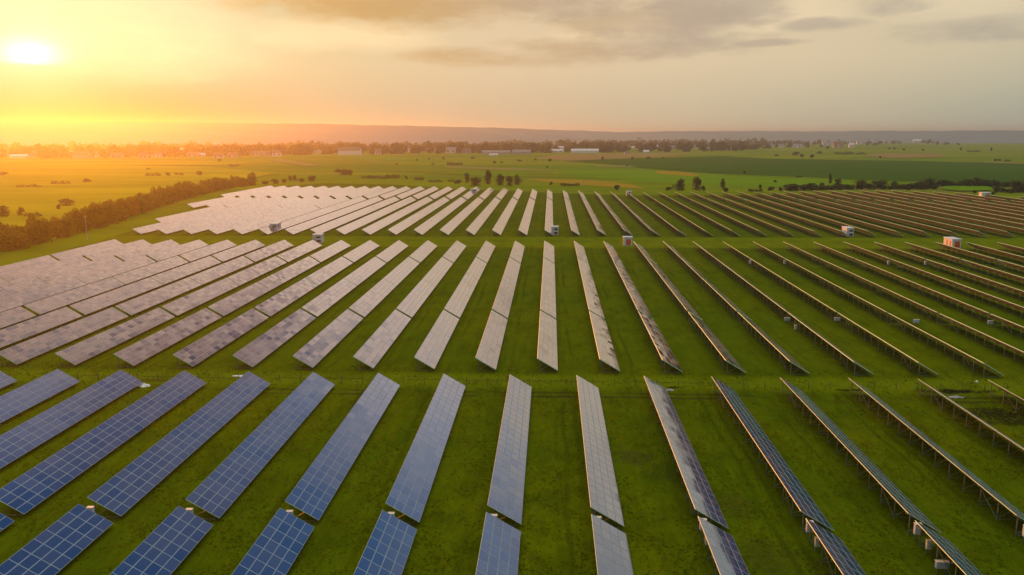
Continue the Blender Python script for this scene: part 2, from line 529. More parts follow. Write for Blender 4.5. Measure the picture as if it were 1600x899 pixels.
def field_material(name, c1, c2, scale=0.02, stretch=(0.2, 1.0, 1.0)):
    m_, gg, p = material(name)
    pos = gg.n('ShaderNodeNewGeometry').outputs['Position']
    q = gg.v('MULTIPLY', pos, stretch)
    f = gg.step(gg.noise(q, scale, 5.0, 0.6), 0.34, 0.66)
    gg.put(p.inputs['Base Color'], gg.mix(f, c1, c2))
    p.inputs['Roughness'].default_value = 0.9
    p.inputs['Specular IOR Level'].default_value = 0.0
    return m_


FM = {'sun_glow': field_material('sun_glow_meadow', (0.20, 0.21, 0.002), (0.34, 0.31, 0.003), 0.012),  # meadow yellowed so its colour carries the low sun's glow
      'dark': field_material('dark_green_crop', (0.030, 0.082, 0.003), (0.042, 0.104, 0.004)),
      'bright': field_material('bright_green_crop', (0.090, 0.200, 0.002), (0.130, 0.230, 0.003)),
      'yellow': field_material('ripe_yellow_crop', (0.26, 0.185, 0.012), (0.32, 0.215, 0.016)),
      'tan': field_material('stubble', (0.22, 0.155, 0.040), (0.26, 0.19, 0.055)),
      'olive': field_material('olive_crop', (0.115, 0.165, 0.003), (0.160, 0.200, 0.004)),
      'pale': field_material('pale_hay', (0.20, 0.20, 0.05), (0.24, 0.22, 0.06))}
FIELDS = [('dark', [(878, 252), (1000, 247.5), (1130, 244), (1200, 248), (1320, 250.5), (1420, 251.5), (1620, 257), (1620, 287), (1400, 283.5), (1330, 281), (1260, 277), (1130, 272.5), (1060, 268), (1000, 263), (950, 257)]),
          ('bright', [(1000, 264.5), (1090, 273), (1180, 276.5), (1330, 283), (1330, 289), (1180, 293), (1000, 284), (900, 275), (860, 268)]),
          ('yellow', [(816, 279.5), (870, 280), (930, 282.5), (985, 288.5), (1010, 296), (930, 291), (860, 285.5)]),
          ('yellow', [(1022, 267.5), (1060, 268.5), (1092, 273), (1088, 276), (1030, 272.5)]),
          ('tan', [(835, 247), (872, 242), (1000, 239.5), (1078, 240), (1050, 244.5), (990, 247), (885, 252)]),
          ('pale', [(690, 260), (800, 263.5), (870, 265.5), (800, 266.5), (700, 262.5)]),
          ('pale', [(925, 259), (975, 259), (1000, 261), (935, 261)]),
          ('olive', [(560, 262), (690, 263), (800, 268), (860, 270), (880, 277), (760, 276), (640, 270)]),
          ('olive', [(440, 248), (520, 247), (610, 256), (560, 260), (480, 255)]),
          ('bright', [(500, 244.5), (590, 244), (690, 250), (680, 254), (600, 252)]),
          ('bright', [(720, 268.5), (830, 272), (810, 277), (720, 274)]),
          ('tan', [(1375, 240), (1470, 241), (1475, 246), (1400, 248), (1345, 244.5)]),
          ('pale', [(1510, 252.5), (1610, 256), (1610, 257.5), (1540, 255)]),
          ('bright', [(1475, 292.5), (1520, 290.5), (1545, 293), (1550, 299), (1500, 300), (1470, 297)]),
          ('sun_glow', [(-150, 262), (120, 258), (330, 262), (430, 272), (330, 292), (230, 318), (90, 352), (-150, 380)]),
          ('sun_glow', [(-150, 252), (120, 250.5), (300, 252), (400, 256), (330, 259), (-150, 259)]),
          ('pale', [(410, 250), (440, 249.5), (500, 259), (480, 261)])]
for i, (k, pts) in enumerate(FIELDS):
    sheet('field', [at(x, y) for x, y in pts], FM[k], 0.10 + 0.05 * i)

# hazy hills on the horizon
def hills():
    na, nr = 220, 14
    prof_x = [-400, 0, 300, 520, 700, 850, 960, 1150, 1400, 1600, 2000]
    prof_y = [194, 192.5, 191.5, 194.5, 198, 203, 206.8, 206.3, 207.4, 207.0, 207]
    vs, fs = [], []
    for i in range(na + 1):
        a = R(-48 + 92 * i / na)
        xp = 800 + F * math.tan(max(-1.2, min(1.2, a + YAW)))
        top = float(np.interp(xp, prof_x, prof_y)) + 0.5 * math.sin(i * .31) * math.sin(i * .107) + 0.25 * math.sin(i * 1.3)
        for j in range(nr + 1):
            t = j / nr
            far = float(np.interp(xp, [0, 700, 950], [3600, 3800, 4900]))
            rad = far - 1300 + 1300 * t
            peak = far * (211.3 - top) / F + CAM_H
            z = -8 + (peak + 8) * (t ** 1.7) * (1 + 0.10 * math.sin(i * .23 + 3 * t) * (1 - t))
            vs.append((rad * math.sin(a), rad * math.cos(a), z))
        vs.append((10500 * math.sin(a), 10500 * math.cos(a), -8))
    w = nr + 2
    for i in range(na):
        for j in range(nr + 1):
            fs.append((i * w + j, i * w + j + 1, (i + 1) * w + j + 1, (i + 1) * w + j))
    me = bpy.data.meshes.new('hills')
    me.from_pydata(vs, [], fs)
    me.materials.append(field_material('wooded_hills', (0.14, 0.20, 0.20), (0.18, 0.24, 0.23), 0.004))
    me.update()
    for pl in me.polygons:
        pl.use_smooth = True
    tag(link('hills', me), kind='structure')


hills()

# ------------------------------------------------------------------ solar tables
ZT, ZB, WX = 2.647, 0.578, 3.460
TILT = math.atan2(ZT - ZB, WX)
SLOPE = math.hypot(ZT - ZB, WX)


def slope_pt(u, y, n=0.0):
    """u metres down the slope from the top edge, n metres off the panel plane."""
    return Vector((u * math.cos(TILT) + n * math.sin(TILT), y, ZT - u * math.sin(TILT) + n * math.cos(TILT)))


def module_mesh(lu, lv):
    b = MB()
    fr, t = 0.042, 0.055
    hu, hv = lu / 2, lv / 2
    iu, iv = hu - fr, hv - fr
    o = [(-hu, -hv), (hu, -hv), (hu, hv), (-hu, hv)]
    n = [(-iu, -iv), (iu, -iv), (iu, iv), (-iu, iv)]
    for k in range(4):
        q = (k + 1) % 4
        b.face([(*o[k], 0), (*o[q], 0), (*n[q], 0), (*n[k], 0)], 0)
        b.face([(*o[k], -t), (*o[q], -t), (*o[q], 0), (*o[k], 0)], 3)
        b.face([(*n[k], 0), (*n[q], 0), (*n[q], -.006), (*n[k], -.006)], 0)
    b.face([(*q, -.006) for q in n], 1)
    b.face([(*q, -t) for q in reversed(o)], 2)
    return b.mesh('solar_module', [M_NEARFRAME, M_MODULE, M_BACK, M_EDGE])


def deck_mesh(ncol, length):
    """Panel surface of a farther table: frames, glass of each module, backsheet."""
    b = MB()
    T = Matrix(((math.cos(TILT), 0, math.sin(TILT), 0), (0, 1, 0, 0), (-math.sin(TILT), 0, math.cos(TILT), ZT), (0, 0, 0, 1)))
    b.box(0, SLOPE, 0, length, -0.11, 0, 0, T)
    b.mi[0] = 2
    b.mi[2:6] = [3] * 4
    cu, cv = SLOPE / 4, length / ncol
    for i in range(4):
        for j in range(ncol):
            u0, u1, v0, v1 = i * cu + .035, (i + 1) * cu - .035, j * cv + .035, (j + 1) * cv - .035
            b.face([T @ Vector(q) for q in ((u0, v0, .006), (u1, v0, .006), (u1, v1, .006), (u0, v1, .006))], 1)
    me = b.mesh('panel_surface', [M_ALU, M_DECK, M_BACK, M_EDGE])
    at_ = me.attributes.new('module_random', 'FLOAT', 'FACE')
    at_.data.foreach_set('value', RNG.random(len(me.polygons)).astype(np.float32))
    return me


XR, XF = 0.42, 2.86                                   # rear and front post


def bent(b, y, parts=('rear', 'front', 'brace')):
    zr, zf = ZT - XR * math.tan(TILT) - 0.22, ZT - XF * math.tan(TILT) - 0.22
    if 'rear' in parts:
        b.box(XR - .04, XR + .04, y - .04, y + .04, -0.1, zr)
    if 'front' in parts:
        b.box(XF - .04, XF + .04, y - .04, y + .04, -0.1, zf)
    if 'brace' in parts:
        b.bar(slope_pt(0.12, y, -.22), slope_pt(SLOPE - .12, y, -.22), .07)
        b.bar((XR + .06, y, .42), (1.95, y, ZT - 1.95 * math.tan(TILT) - .26), .05)
        b.bar((XR + .06, y, .22), (XF - .06, y, .22), .05)


def rails(b, length):
    for u in (0.55, 2.0, 3.5):
        c = slope_pt(u, 0, -.15)
        b.box(c.x - .03, c.x + .03, 0.05, length - .05, c.z - .035, c.z + .035)


def xbrace(b, y0, y1):
    b.bar((XR, y0, .25), (XR, y1, 1.95), .05)


def bents_for(length, pitch=3.3):
    n = max(2, round((length - 1.0) / pitch) + 1)
    return [0.45 + (length - 0.9) * k / (n - 1) for k in range(n)]


def one(fn, *a):
    b = MB()
    fn(b, *a)
    return b


MESH = {}


def detailed_table(name, ncol, length):
    """A near table: every module, rail, leg and brace is a part of its own."""
    root = empty(name, (0, 0, 0))
    cu, cv = SLOPE / 4, length / ncol
    key = ('module', round(cv, 3))
    if key not in MESH:
        MESH[key] = module_mesh(cu - .012, cv - .012)
    for i in range(4):
        for j in range(ncol):
            o = link('solar_module', MESH[key], root)
            o.location = slope_pt((i + .5) * cu, (j + .5) * cv)
            o.rotation_euler = (0, TILT, 0)
    link('rail_frame', one(rails, length).mesh('rail_frame', [M_STEEL]), root)
    for k in ('rear', 'front', 'brace'):
        if k not in MESH:
            MESH[k] = one(bent, 0.0, (k,)).mesh('brace' if k == 'brace' else 'leg', [M_STEEL])
    ys = bents_for(length)
    for y in ys:
        for k in ('rear', 'front', 'brace'):
            o = link('brace' if k == 'brace' else 'leg', MESH[k], root)
            o.location = (0, y, 0)
    for y0 in (ys[1], ys[-2] - (ys[1] - ys[0])):
        o = link('brace', one(xbrace, y0, y0 + ys[1] - ys[0]).mesh('brace', [M_STEEL]), root)
    return root


def simple_table(name, ncol, length, split):
    """A farther table: panel surface plus its bents, each bent a part where the photo shows them."""
    root = empty(name, (0, 0, 0))
    link('panel_surface', deck_mesh(ncol, length), root)
    ys = bents_for(length)
    if split:
        if 'bent' not in MESH:
            MESH['bent'] = one(bent, 0.0).mesh('support_frame', [M_STEEL])
        for y in ys:
            o = link('support_frame', MESH['bent'], root)
            o.location = (0, y, 0)
        b = one(rails, length)
        for y0 in (ys[1], ys[-2] - (ys[1] - ys[0])):
            xbrace(b, y0, y0 + ys[1] - ys[0])
        link('rail_frame', b.mesh('rail_frame', [M_STEEL]), root)
    else:
        b = one(rails, length)
        for y in ys:
            bent(b, y)
        for y0 in (ys[1], ys[-2] - (ys[1] - ys[0])):
            xbrace(b, y0, y0 + ys[1] - ys[0])
        link('support_frame', b.mesh('support_frame', [M_STEEL]), root)
    return root


ORD = ['first', 'second', 'third', 'fourth', 'fifth', 'sixth', 'seventh', 'eighth', 'ninth', 'tenth', 'eleventh', 'twelfth', 'thirteenth', 'fourteenth',
       'fifteenth', 'sixteenth', 'seventeenth', 'eighteenth', 'nineteenth']
TENS = {20: ('twenty', 'twentieth'), 30: ('thirty', 'thirtieth'), 40: ('forty', 'fortieth'), 50: ('fifty', 'fiftieth'), 60: ('sixty', 'sixtieth'),
        70: ('seventy', 'seventieth'), 80: ('eighty', 'eightieth'), 90: ('ninety', 'ninetieth')}


def ordinal(n):
    if n < 20:
        return ORD[n - 1]
    if n >= 100:
        return 'hundredth' if n == 100 else 'hundred-and-' + ordinal(n - 100)
    t = TENS[n // 10 * 10]
    return t[1] if n % 10 == 0 else t[0] + '-' + ORD[n % 10 - 1]


# strips of tables: near end, far end (row units), row offset, phrase, colour words
XB, XC, XD = -0.5923, -0.1921, -0.2043
notch = lambda x: 45.95 - 0.072 * x
STRIPS = [('A', lambda x: 7.0157 - 14 * 1.8 / S, lambda x: 7.0157, XB, 'in the nearest strip, cut by the bottom edge', 'blue'),
          ('B', lambda x: 7.1595, lambda x: 11.4647, XB, 'in the strip just before the lower lane', 'blue-grey'),
          ('C', lambda x: 12.3413, lambda x: 15.90, XC, 'in the strip just beyond the lower lane', 'pinkish'),
          ('C', lambda x: 16.02, lambda x: 19.455, XC, 'in the second strip beyond the lower lane', 'pinkish'),
          ('C', lambda x: 19.49, lambda x: 23.11, XC, 'in the third strip beyond the lower lane', 'pinkish'),
          ('C', lambda x: 23.23, lambda x: 26.8629, XC, 'in the strip just before the upper lane', 'pinkish'),
          ('D', lambda x: 29.94, lambda x: 33.70, XD, 'in the strip just beyond the upper lane', 'pale'),
          ('D', lambda x: 33.73, lambda x: notch(x) - 6.15, XD, 'in the second strip beyond the upper lane', 'pale'),
          ('D', lambda x: notch(x) - 6.12, notch, XD, 'in the third strip beyond the upper lane', 'pale'),
          ('E', lambda x: notch(x) + 0.55, lambda x: interp(FAR_EDGE, x), XD, 'in the farthest strip', 'pale')]


def in_frame(x0, y0, y1):
    q = [proj((x, y, z)) for y in np.linspace(y0, y1, 9) for x, z in ((x0, ZT), (x0 + WX, ZB))]
    q = [p for p in q if p]
    return any(-6 < p[0] < 1606 and 0 < p[1] < 903 for p in q)


spots = []
for si, (blk, f0, f1, off, phrase, word) in enumerate(STRIPS):
    n = 0
    for r in range(-26, 34):
        xs = r + off
        y0, y1 = f0(xs), f1(xs)
        if blk == 'E':
            y1 = min(y1, y0 + 9)
        lim = interp(LEFT_EDGE, y1)
        if xs < lim + 0.35 or y1 > interp(FAR_EDGE, xs) + 0.01 and blk == 'D':
            if blk in 'DC' and interp(LEFT_EDGE, (y0 + y1) / 2) + 0.35 < xs and blk == 'D':
                y1 = y0 + (y1 - y0) * 0.5
            elif blk == 'D' and xs > 10 and interp(FAR_EDGE, xs) - y0 > 1.5:
                y1 = interp(FAR_EDGE, xs) - .1
            else:
                continue
        if y1 - y0 < 1.2 or not in_frame(xs * S, y0 * S, y1 * S):
            continue
        n += 1
        spots.append(dict(si=si, blk=blk, x=xs * S, y0=y0 * S, len=(y1 - y0) * S, n=n, phrase=phrase, word=word, xs=xs))
spots.sort(key=lambda q: (q['si'], q['n']))
order = sorted(spots, key=lambda q: math.hypot(q['x'], q['y0'] + q['len'] / 2) / math.sqrt(q['len']))
named = set(id(q) for q in order[:300])
PROTO, rest = {}, []
for q in spots:
    if id(q) not in named:
        rest.append(q)
        continue
    L = round(q['len'], 1)
    ncol = max(2, round(L / 1.68))
    detailed = q['blk'] in 'AB'
    if detailed:
        ncol = 14 if q['blk'] == 'A' else 25
    else:
        L = round(q['len'] / 2.0) * 2.0 if q['blk'] in 'DE' else L
        ncol = max(2, round(L / 1.68))
    key = (q['blk'], L, q['n'] % 3 if not detailed else 0)
    if key not in PROTO:
        nm = 'solar_table'
        PROTO[key] = detailed_table(nm, ncol, q['len']) if detailed else simple_table(nm, ncol, L, q['si'] == 2)
        o = PROTO[key]
    else:
        o = copy_tree(PROTO[key])
    o.location = (q['x'], q['y0'], 0)
    if detailed:
        for ch in o.children:
            if ch.name.startswith('solar_module'):
                ch.rotation_euler = (random.gauss(0, .0025), TILT + random.gauss(0, .0025), 0)
    word = q['word']
    az_row = q['x'] / (q['y0'] + q['len'] / 2)
    if az_row > 0.42:
        word = 'edge-on'
    elif az_row > 0.16:
        word = 'grey'
    tag(o, f"{word} solar table {ordinal(q['n'])} from the left {q['phrase']}", 'solar table', 'rows of solar tables on the grass')
if rest:
    b = MB()
    T0 = Matrix(((math.cos(TILT), 0, math.sin(TILT), 0), (0, 1, 0, 0), (-math.sin(TILT), 0, math.cos(TILT), ZT), (0, 0, 0, 1)))
    for q in rest:
        T = Matrix.Translation((q['x'], q['y0'], 0)) @ T0
        k0 = len(b.mi)
        b.box(0, SLOPE, 0, q['len'], -0.11, 0, 0, T)
        b.mi[k0] = 2
        b.mi[k0 + 2:k0 + 6] = [4] * 4
        nc = max(1, round(q['len'] / 6.7))
        for i in range(2):
            for j in range(nc):
                u0, u1, v0, v1 = i * SLOPE / 2 + .06, (i + 1) * SLOPE / 2 - .06, j * q['len'] / nc + .06, (j + 1) * q['len'] / nc - .06
                b.face([T @ Vector(w) for w in ((u0, v0, .01), (u1, v0, .01), (u1, v1, .01), (u0, v1, .01))], 1)
        for y in bents_for(q['len']):
            b.box(q['x'] + XR - .06, q['x'] + XR + .06, q['y0'] + y - .06, q['y0'] + y + .06, 0, 2.1, 3)
            b.box(q['x'] + XF - .06, q['x'] + XF + .06, q['y0'] + y - .06, q['y0'] + y + .06, 0, .7, 3)
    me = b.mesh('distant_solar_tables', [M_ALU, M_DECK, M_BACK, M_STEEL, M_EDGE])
    at_ = me.attributes.new('module_random', 'FLOAT', 'FACE')
    at_.data.foreach_set('value', RNG.random(len(me.polygons)).astype(np.float32))
    tag(link('distant_solar_tables', me), 'farthest pale solar tables massed at the back edge of the farm', 'solar tables', kind='stuff')
print('tables', len(spots), 'named', len(named))


# ------------------------------------------------------------------ inverter cabinets and kiosks
def cabinet_proto(kind):
    root = empty('inverter_cabinet', (0, 0, 0))
    m_ = {'white': M_WHITE, 'cream': M_CREAM, 'grey': M_GREYBOX}[kind]
    w, d, z0, z1 = {'white': (.62, .36, .80, 1.90), 'cream': (.48, .30, .55, 1.45), 'grey': (1.15, .36, .60, 1.25)}[kind]
    b = MB()
    b.box(-w / 2, w / 2, -d / 2, d / 2, z0, z1)
    link('cabinet_body', b.mesh('cabinet_body', [m_]), root)
    b = MB()
    b.box(-w / 2 + .05, w / 2 - .05, -d / 2 - .03, -d / 2 - .002, z0 + .06, z1 - .08)
    dr = link('door', b.mesh('door', [M_GREYBOX if kind == 'white' else m_]), root)
    b = MB()
    b.box(w / 2 - .16, w / 2 - .12, -d / 2 - .06, -d / 2 - .032, (z0 + z1) / 2 - .09, (z0 + z1) / 2 + .09)
    link('handle', b.mesh('handle', [M_DARK]), dr)
    b = MB()
    b.box(-w / 2 - .04, w / 2 + .04, -d / 2 - .06, d / 2 + .04, z1 + .002, z1 + .04)
    link('rain_cover', b.mesh('rain_cover', [M_CREAM]), root)
    for sx in (-1, 1):
        b = MB()
        b.box(sx * w * .36 - .03, sx * w * .36 + .03, -.03, .03, -.1, z0 - .002)
        link('leg', b.mesh('leg', [M_STEEL]), root)
    return root


CAB = {}


def cabinet(kind, x, y, label):
    if kind not in CAB:
        o = CAB[kind] = cabinet_proto(kind)
    else:
        o = copy_tree(CAB[kind])
    o.location = (x, y, 0)
    tag(o, label, 'inverter cabinet', 'inverter cabinets under the solar tables')
    return o


NEAR_ROWS = list(range(-5, 6))
for i, r in enumerate(NEAR_ROWS):
    x = (r + XB) * S + 0.70
    cabinet('white', x, 7.0876 * S, f'white upright cabinet in the table gap, {ordinal(i + 1)} gap from the left near the bottom')
    cabinet('cream', x + (0.0 if r > 1 else .95), 7.0157 * S - (1.7 if r > 1 else 0.35), f'smaller cream cabinet beside the {ordinal(i + 1)} white gap cabinet from the left')
x4 = (4 + XB) * S + 0.3
cabinet('grey', x4, 7.0157 * S - 5.2, 'wide low grey cabinet under the right foreground table')
for kind, px, py, lab in (('grey', 1230, 497, 'low grey cabinet under the middle tables, leftmost of four at one level'), ('cream', 1243, 510, 'cream cabinet just below the leftmost low grey cabinet'),
                          ('grey', 1308, 497, 'low grey cabinet under the middle tables, second of four at one level'), ('grey', 1548, 502, 'low grey cabinet near right picture edge, rightmost of four at one level'),
                          ('grey', 1432, 500, 'low grey cabinet under the middle tables, third of four at one level'),
                          ('white', 1172, 410, 'small white cabinet under far middle tables, leftmost of four'), ('white', 1226, 410.5, 'small white cabinet under far middle tables, second of four'),
                          ('white', 1388, 411.5, 'small white cabinet under far middle tables, third of four'), ('white', 1446, 412, 'small white cabinet under far middle tables, rightmost of four')):
    z = 1.2
    p = at(px, py, z)
    cabinet(kind, p.x, p.y, lab)


def kiosk(px, py, w, d, h, style, label):
    """Transformer kiosk: concrete plinth, white walls, flat roof, doors and louvres."""
    c = at(px, py)
    root = empty('transformer_kiosk', (c.x, c.y + d / 2, 0))
    b = MB()
    b.box(-w / 2 - .15, w / 2 + .15, -d / 2 - .15, d / 2 + .15, -.1, .25)
    link('plinth', b.mesh('plinth', [M_CONC]), root)
    b = MB()
    b.box(-w / 2, w / 2, -d / 2, d / 2, .252, h)
    link('wall', b.mesh('wall', [M_WHITE]), root)
    b = MB()
    b.box(-w / 2 - .18, w / 2 + .18, -d / 2 - .18, d / 2 + .18, h + .002, h + .28)
    link('roof', b.mesh('roof', [M_WHITE]), root)

    def panel(name, x0, x1, z0, z1, m_, side='front', y0=0, y1=0):
        b = MB()
        if side == 'front':
            b.box(x0, x1, -d / 2 - .05, -d / 2 - .003, z0, z1)
        else:
            sx = -1 if side == 'left' else 1
            xa, xb = sorted((sx * (w / 2 + .003), sx * (w / 2 + .05)))
            b.box(xa, xb, y0, y1, z0, z1)
        return link(name, b.mesh(name, [m_]), root)

    if style == 'orange':
        dd = panel('door', -w * .22, w * .36, .35, h - .55, M_ORANGE)
        b = MB()
        b.box(w * .30, w * .33, -d / 2 - .09, -d / 2 - .052, 1.2, 1.5)
        link('handle', b.mesh('handle', [M_DARK]), dd)
        for sd in ('left', 'right'):
            panel('door', 0, 0, .35, h - .55, M_ORANGE, sd, -d * .36, -d * .22)
            panel('door', 0, 0, .35, h - .55, M_ORANGE, sd, d * .02, d * .16)
    else:
        panel('louvre', -w * .12, w * .40, h * .60, h * .84, M_DARK)
        panel('louvre', -w * .12, w * .40, h * .12, h * .40, M_DARK)
        panel('door', -w * .42, -w * .18, .35, h - .5, M_GREYBOX)
        for sd in ('left', 'right'):
            panel('louvre', 0, 0, h * .62, h * .82, M_DARK if style == 'dark' else M_GREYBOX, sd, -d * .30, -d * .08)
    tag(root, label, 'transformer kiosk', 'transformer kiosks between the tables')


kiosk(981, 384.5, 3.1, 2.6, 3.0, 'orange', 'white kiosk with one orange door facing the camera, mid-field on the grass lane')
kiosk(1494, 388.5, 3.1, 6.2, 3.1, 'orange', 'orange-and-white kiosk by the grass lane, orange doors on two sides')
kiosk(1328, 370, 2.6, 5.6, 3.2, 'white', 'white kiosk with two dark louvres standing among edge-on tables')
kiosk(867, 367.5, 2.8, 2.6, 3.2, 'white', 'small white kiosk at the foot of the centre row, two dark louvres')
kiosk(428, 362.5, 3.0, 5.0, 3.2, 'dark', 'pale kiosk with dark louvres beside the massed left tables')
kiosk(496, 380, 3.4, 3.0, 3.0, 'white', 'pale kiosk half hidden behind a table, on the left of the lane')
kiosk(982.5, 307, 3.0, 3.0, 3.1, 'white', 'tiny white kiosk at the far end of the farm, centre right')
kiosk(1541, 309, 5.5, 4.0, 2.9, 'white', 'tiny pale kiosk at the far right corner of the farm')
kiosk(740, 303, 4.0, 3.0, 3.0, 'white', 'tiny pale kiosk between the farthest tables left of centre')


# ------------------------------------------------------------------ fence, sheets, mast
def fence():
    root = empty('wire_fence', (0, LANE_Y, 0))
    post = MB()
    post.box(-.035, .035, -.035, .035, -.1, 1.35)
    pm = post.mesh('post', [M_WIRE])
    xs = np.arange(-78, 82, 3.4)
    for x in xs:
        o = link('post', pm, root)
        o.location = (float(x), random.uniform(-.04, .04), 0)
        o.rotation_euler = (random.gauss(0, .02), random.gauss(0, .02), 0)
    b = MB()
    for z in (.45, .85, 1.25):
        b.box(float(xs[0]), float(xs[-1]), .037, .045, z, z + .008)
    link('wire', b.mesh('wire', [M_WIRE]), root)
    tag(root, 'slim dark post and wire fence along the lower grass lane', 'fence')


fence()


def crumple(px, py, rx, ry, h, name, mat, label, cat):
    c = at(px, py)
    n, mring = 14, 4
    vs, fs = [(0, 0, h)], []
    for k in range(1, mring + 1):
        for j in range(n):
            a = 2 * math.pi * j / n
            w = k / mring
            rr = w * (1 + .25 * random.uniform(-1, 1))
            vs.append((rx * rr * math.cos(a), ry * rr * math.sin(a), max(-.02, h * (1 - w) * random.uniform(.5, 1.2)) if k < mring else -.02))
    for j in range(n):
        fs.append((0, 1 + j, 1 + (j + 1) % n))
        for k in range(mring - 1):
            a0 = 1 + k * n
            fs.append((a0 + j, a0 + n + j, a0 + n + (j + 1) % n, a0 + (j + 1) % n))
    me = bpy.data.meshes.new(name)
    me.from_pydata(vs, [], fs)
    me.materials.append(mat)
    me.update()
    o = link(name, me)
    o.location = (c.x, c.y, .03)
    tag(o, label, cat)


crumple(225, 603.5, 1.15, .7, .5, 'plastic_sheet', M_SHEET, 'crumpled white plastic sheet on the grass at a table corner', 'plastic sheet')
crumple(376, 588, 1.5, .4, .2, 'plastic_sheet', M_SHEET, 'flat pale plastic strip lying behind a table on the lane', 'plastic sheet')
crumple(1047, 610, .75, .4, .25, 'concrete_cover', M_CONC, 'pale concrete slab beside a dark hole on the lane', 'concrete slab')
crumple(1494, 621, 1.2, .5, .3, 'rubble_heap', M_CONC, 'pale rubble heap beside the dark trench at right', 'rubble')
crumple(1526, 597, .28, .25, .3, 'marker_stone', M_SHEET, 'small white stone on the grass near right tables', 'stone')


def mast(px, py, h, label):
    c = at(px, py)
    root = empty('lighting_mast', c)
    n = 10
    b = MB()
    ring = lambda r, z: [(r * math.cos(2 * math.pi * k / n), r * math.sin(2 * math.pi * k / n), z) for k in range(n)]
    r0, r1 = ring(.11, 0), ring(.06, h)
    for k in range(n):
        q = (k + 1) % n
        b.face([r0[k], r0[q], r1[q], r1[k]])
    b.face(r1)
    link('pole', b.mesh('pole', [M_GREYBOX]), root)
    b = MB()
    b.box(-.3, .3, -.3, .3, -.1, .2)
    link('footing', b.mesh('footing', [M_CONC]), root)
    b = MB()
    b.box(-.35, .35, -.12, .12, h, h + .18)
    link('lamp_head', b.mesh('lamp_head', [M_GREYBOX]), root)
    tag(root, label, 'mast')


mast(136.5, 374.5, 9.0, 'slim pale lighting mast in front of the left tree belt')


# ------------------------------------------------------------------ vegetation
def quads_mesh(name, mats, ctr, size, shades, mi_extra=None):
    """Leaf clumps: one randomly turned quad per centre (numpy, fast)."""
    n = len(ctr)
    a = RNG.normal(size=(n, 3))
    a /= np.linalg.norm(a, axis=1)[:, None]
    t = RNG.normal(size=(n, 3))
    t -= (t * a).sum(1)[:, None] * a
    t /= np.linalg.norm(t, axis=1)[:, None]
    u = np.cross(a, t)
    s = size[:, None]
    v = np.stack([ctr - t * s - u * s * .55, ctr + t * s * .9 - u * s * .7, ctr + t * s + u * s * .6, ctr - t * s * .8 + u * s * .7], 1).reshape(-1, 3)
    me = bpy.data.meshes.new(name)
    me.vertices.add(4 * n)
    me.vertices.foreach_set('co', v.astype(np.float32).ravel())
    me.loops.add(4 * n)
    me.loops.foreach_set('vertex_index', np.arange(4 * n, dtype=np.int32))
    me.polygons.add(n)
    me.polygons.foreach_set('loop_start', np.arange(0, 4 * n, 4, dtype=np.int32))
    for m_ in mats:
        me.materials.append(m_)
    at_ = me.attributes.new('leaf_random', 'FLOAT', 'FACE')
    at_.data.foreach_set('value', shades.astype(np.float32))
    me.update()
    me.validate()
    return me


def crown_points(n, lobes, jitter=1.0):
    """Points spread through several lobes (unit crown: width 1, height 1, base at 0)."""
    out, sh = [], []
    for k in range(lobes):
        a = RNG.uniform(0, 2 * np.pi)
        rr = RNG.uniform(0, .30)
        c = np.array([rr * math.cos(a), rr * math.sin(a), RNG.uniform(.28, .78)])
        rad = np.array([RNG.uniform(.16, .27)] * 2 + [RNG.uniform(.14, .24)])
        q = RNG.normal(size=(n // lobes, 3))
        q /= np.linalg.norm(q, axis=1)[:, None]
        q *= RNG.uniform(.55, 1.08, size=(len(q), 1))
        out.append(c + q * rad)
        sh.append(np.clip(RNG.normal(.2 + .6 * RNG.random(), .22, size=len(q)), 0, 1))
    p = np.concatenate(out)
    p[:, 2] = np.abs(p[:, 2])
    return p, np.concatenate(sh)


def tapered(b, a, c, r0, r1, n=6, mi=0):
    a, c = Vector(a), Vector(c)
    q = (c - a).to_track_quat('Z', 'Y').to_matrix()
    A = [a + q @ Vector((r0 * math.cos(6.2832 * k / n), r0 * math.sin(6.2832 * k / n), 0)) for k in range(n)]
    C = [c + q @ Vector((r1 * math.cos(6.2832 * k / n), r1 * math.sin(6.2832 * k / n), 0)) for k in range(n)]
    for k in range(n):
        j = (k + 1) % n
        b.face([A[k], A[j], C[j], C[k]], mi)


CROWNS, TRUNKS, BUSHES, BROWN = [], [], [], []
for k in range(6):
    p, sh = crown_points(900, 11)
    p[:, 2] = .10 + p[:, 2] * .95
    low = RNG.random(len(p)) < .24
    p[low, 2] *= RNG.uniform(.05, .6, low.sum())
    CROWNS.append(quads_mesh('crown', [M_LEAF], p, RNG.uniform(.022, .048, len(p)), sh))
    b = MB()
    tapered(b, (0, 0, -.02), (.01, 0, .35), .026, .018)
    for j in range(5):
        a = j * 1.26 + RNG.uniform(0, 1)
        tapered(b, (.01, 0, .22 + .05 * j), (.26 * math.cos(a), .26 * math.sin(a), .5 + .07 * j), .012, .005, 5)
    TRUNKS.append(b.mesh('trunk', [M_BARK]))
for k in range(4):
    p, sh = crown_points(420, 8)
    p[:, 2] = np.abs(p[:, 2] * 1.05 - .10)
    BUSHES.append(quads_mesh('bush', [M_BUSHLEAF], p, RNG.uniform(.035, .075, len(p)), sh))
WIDE = []
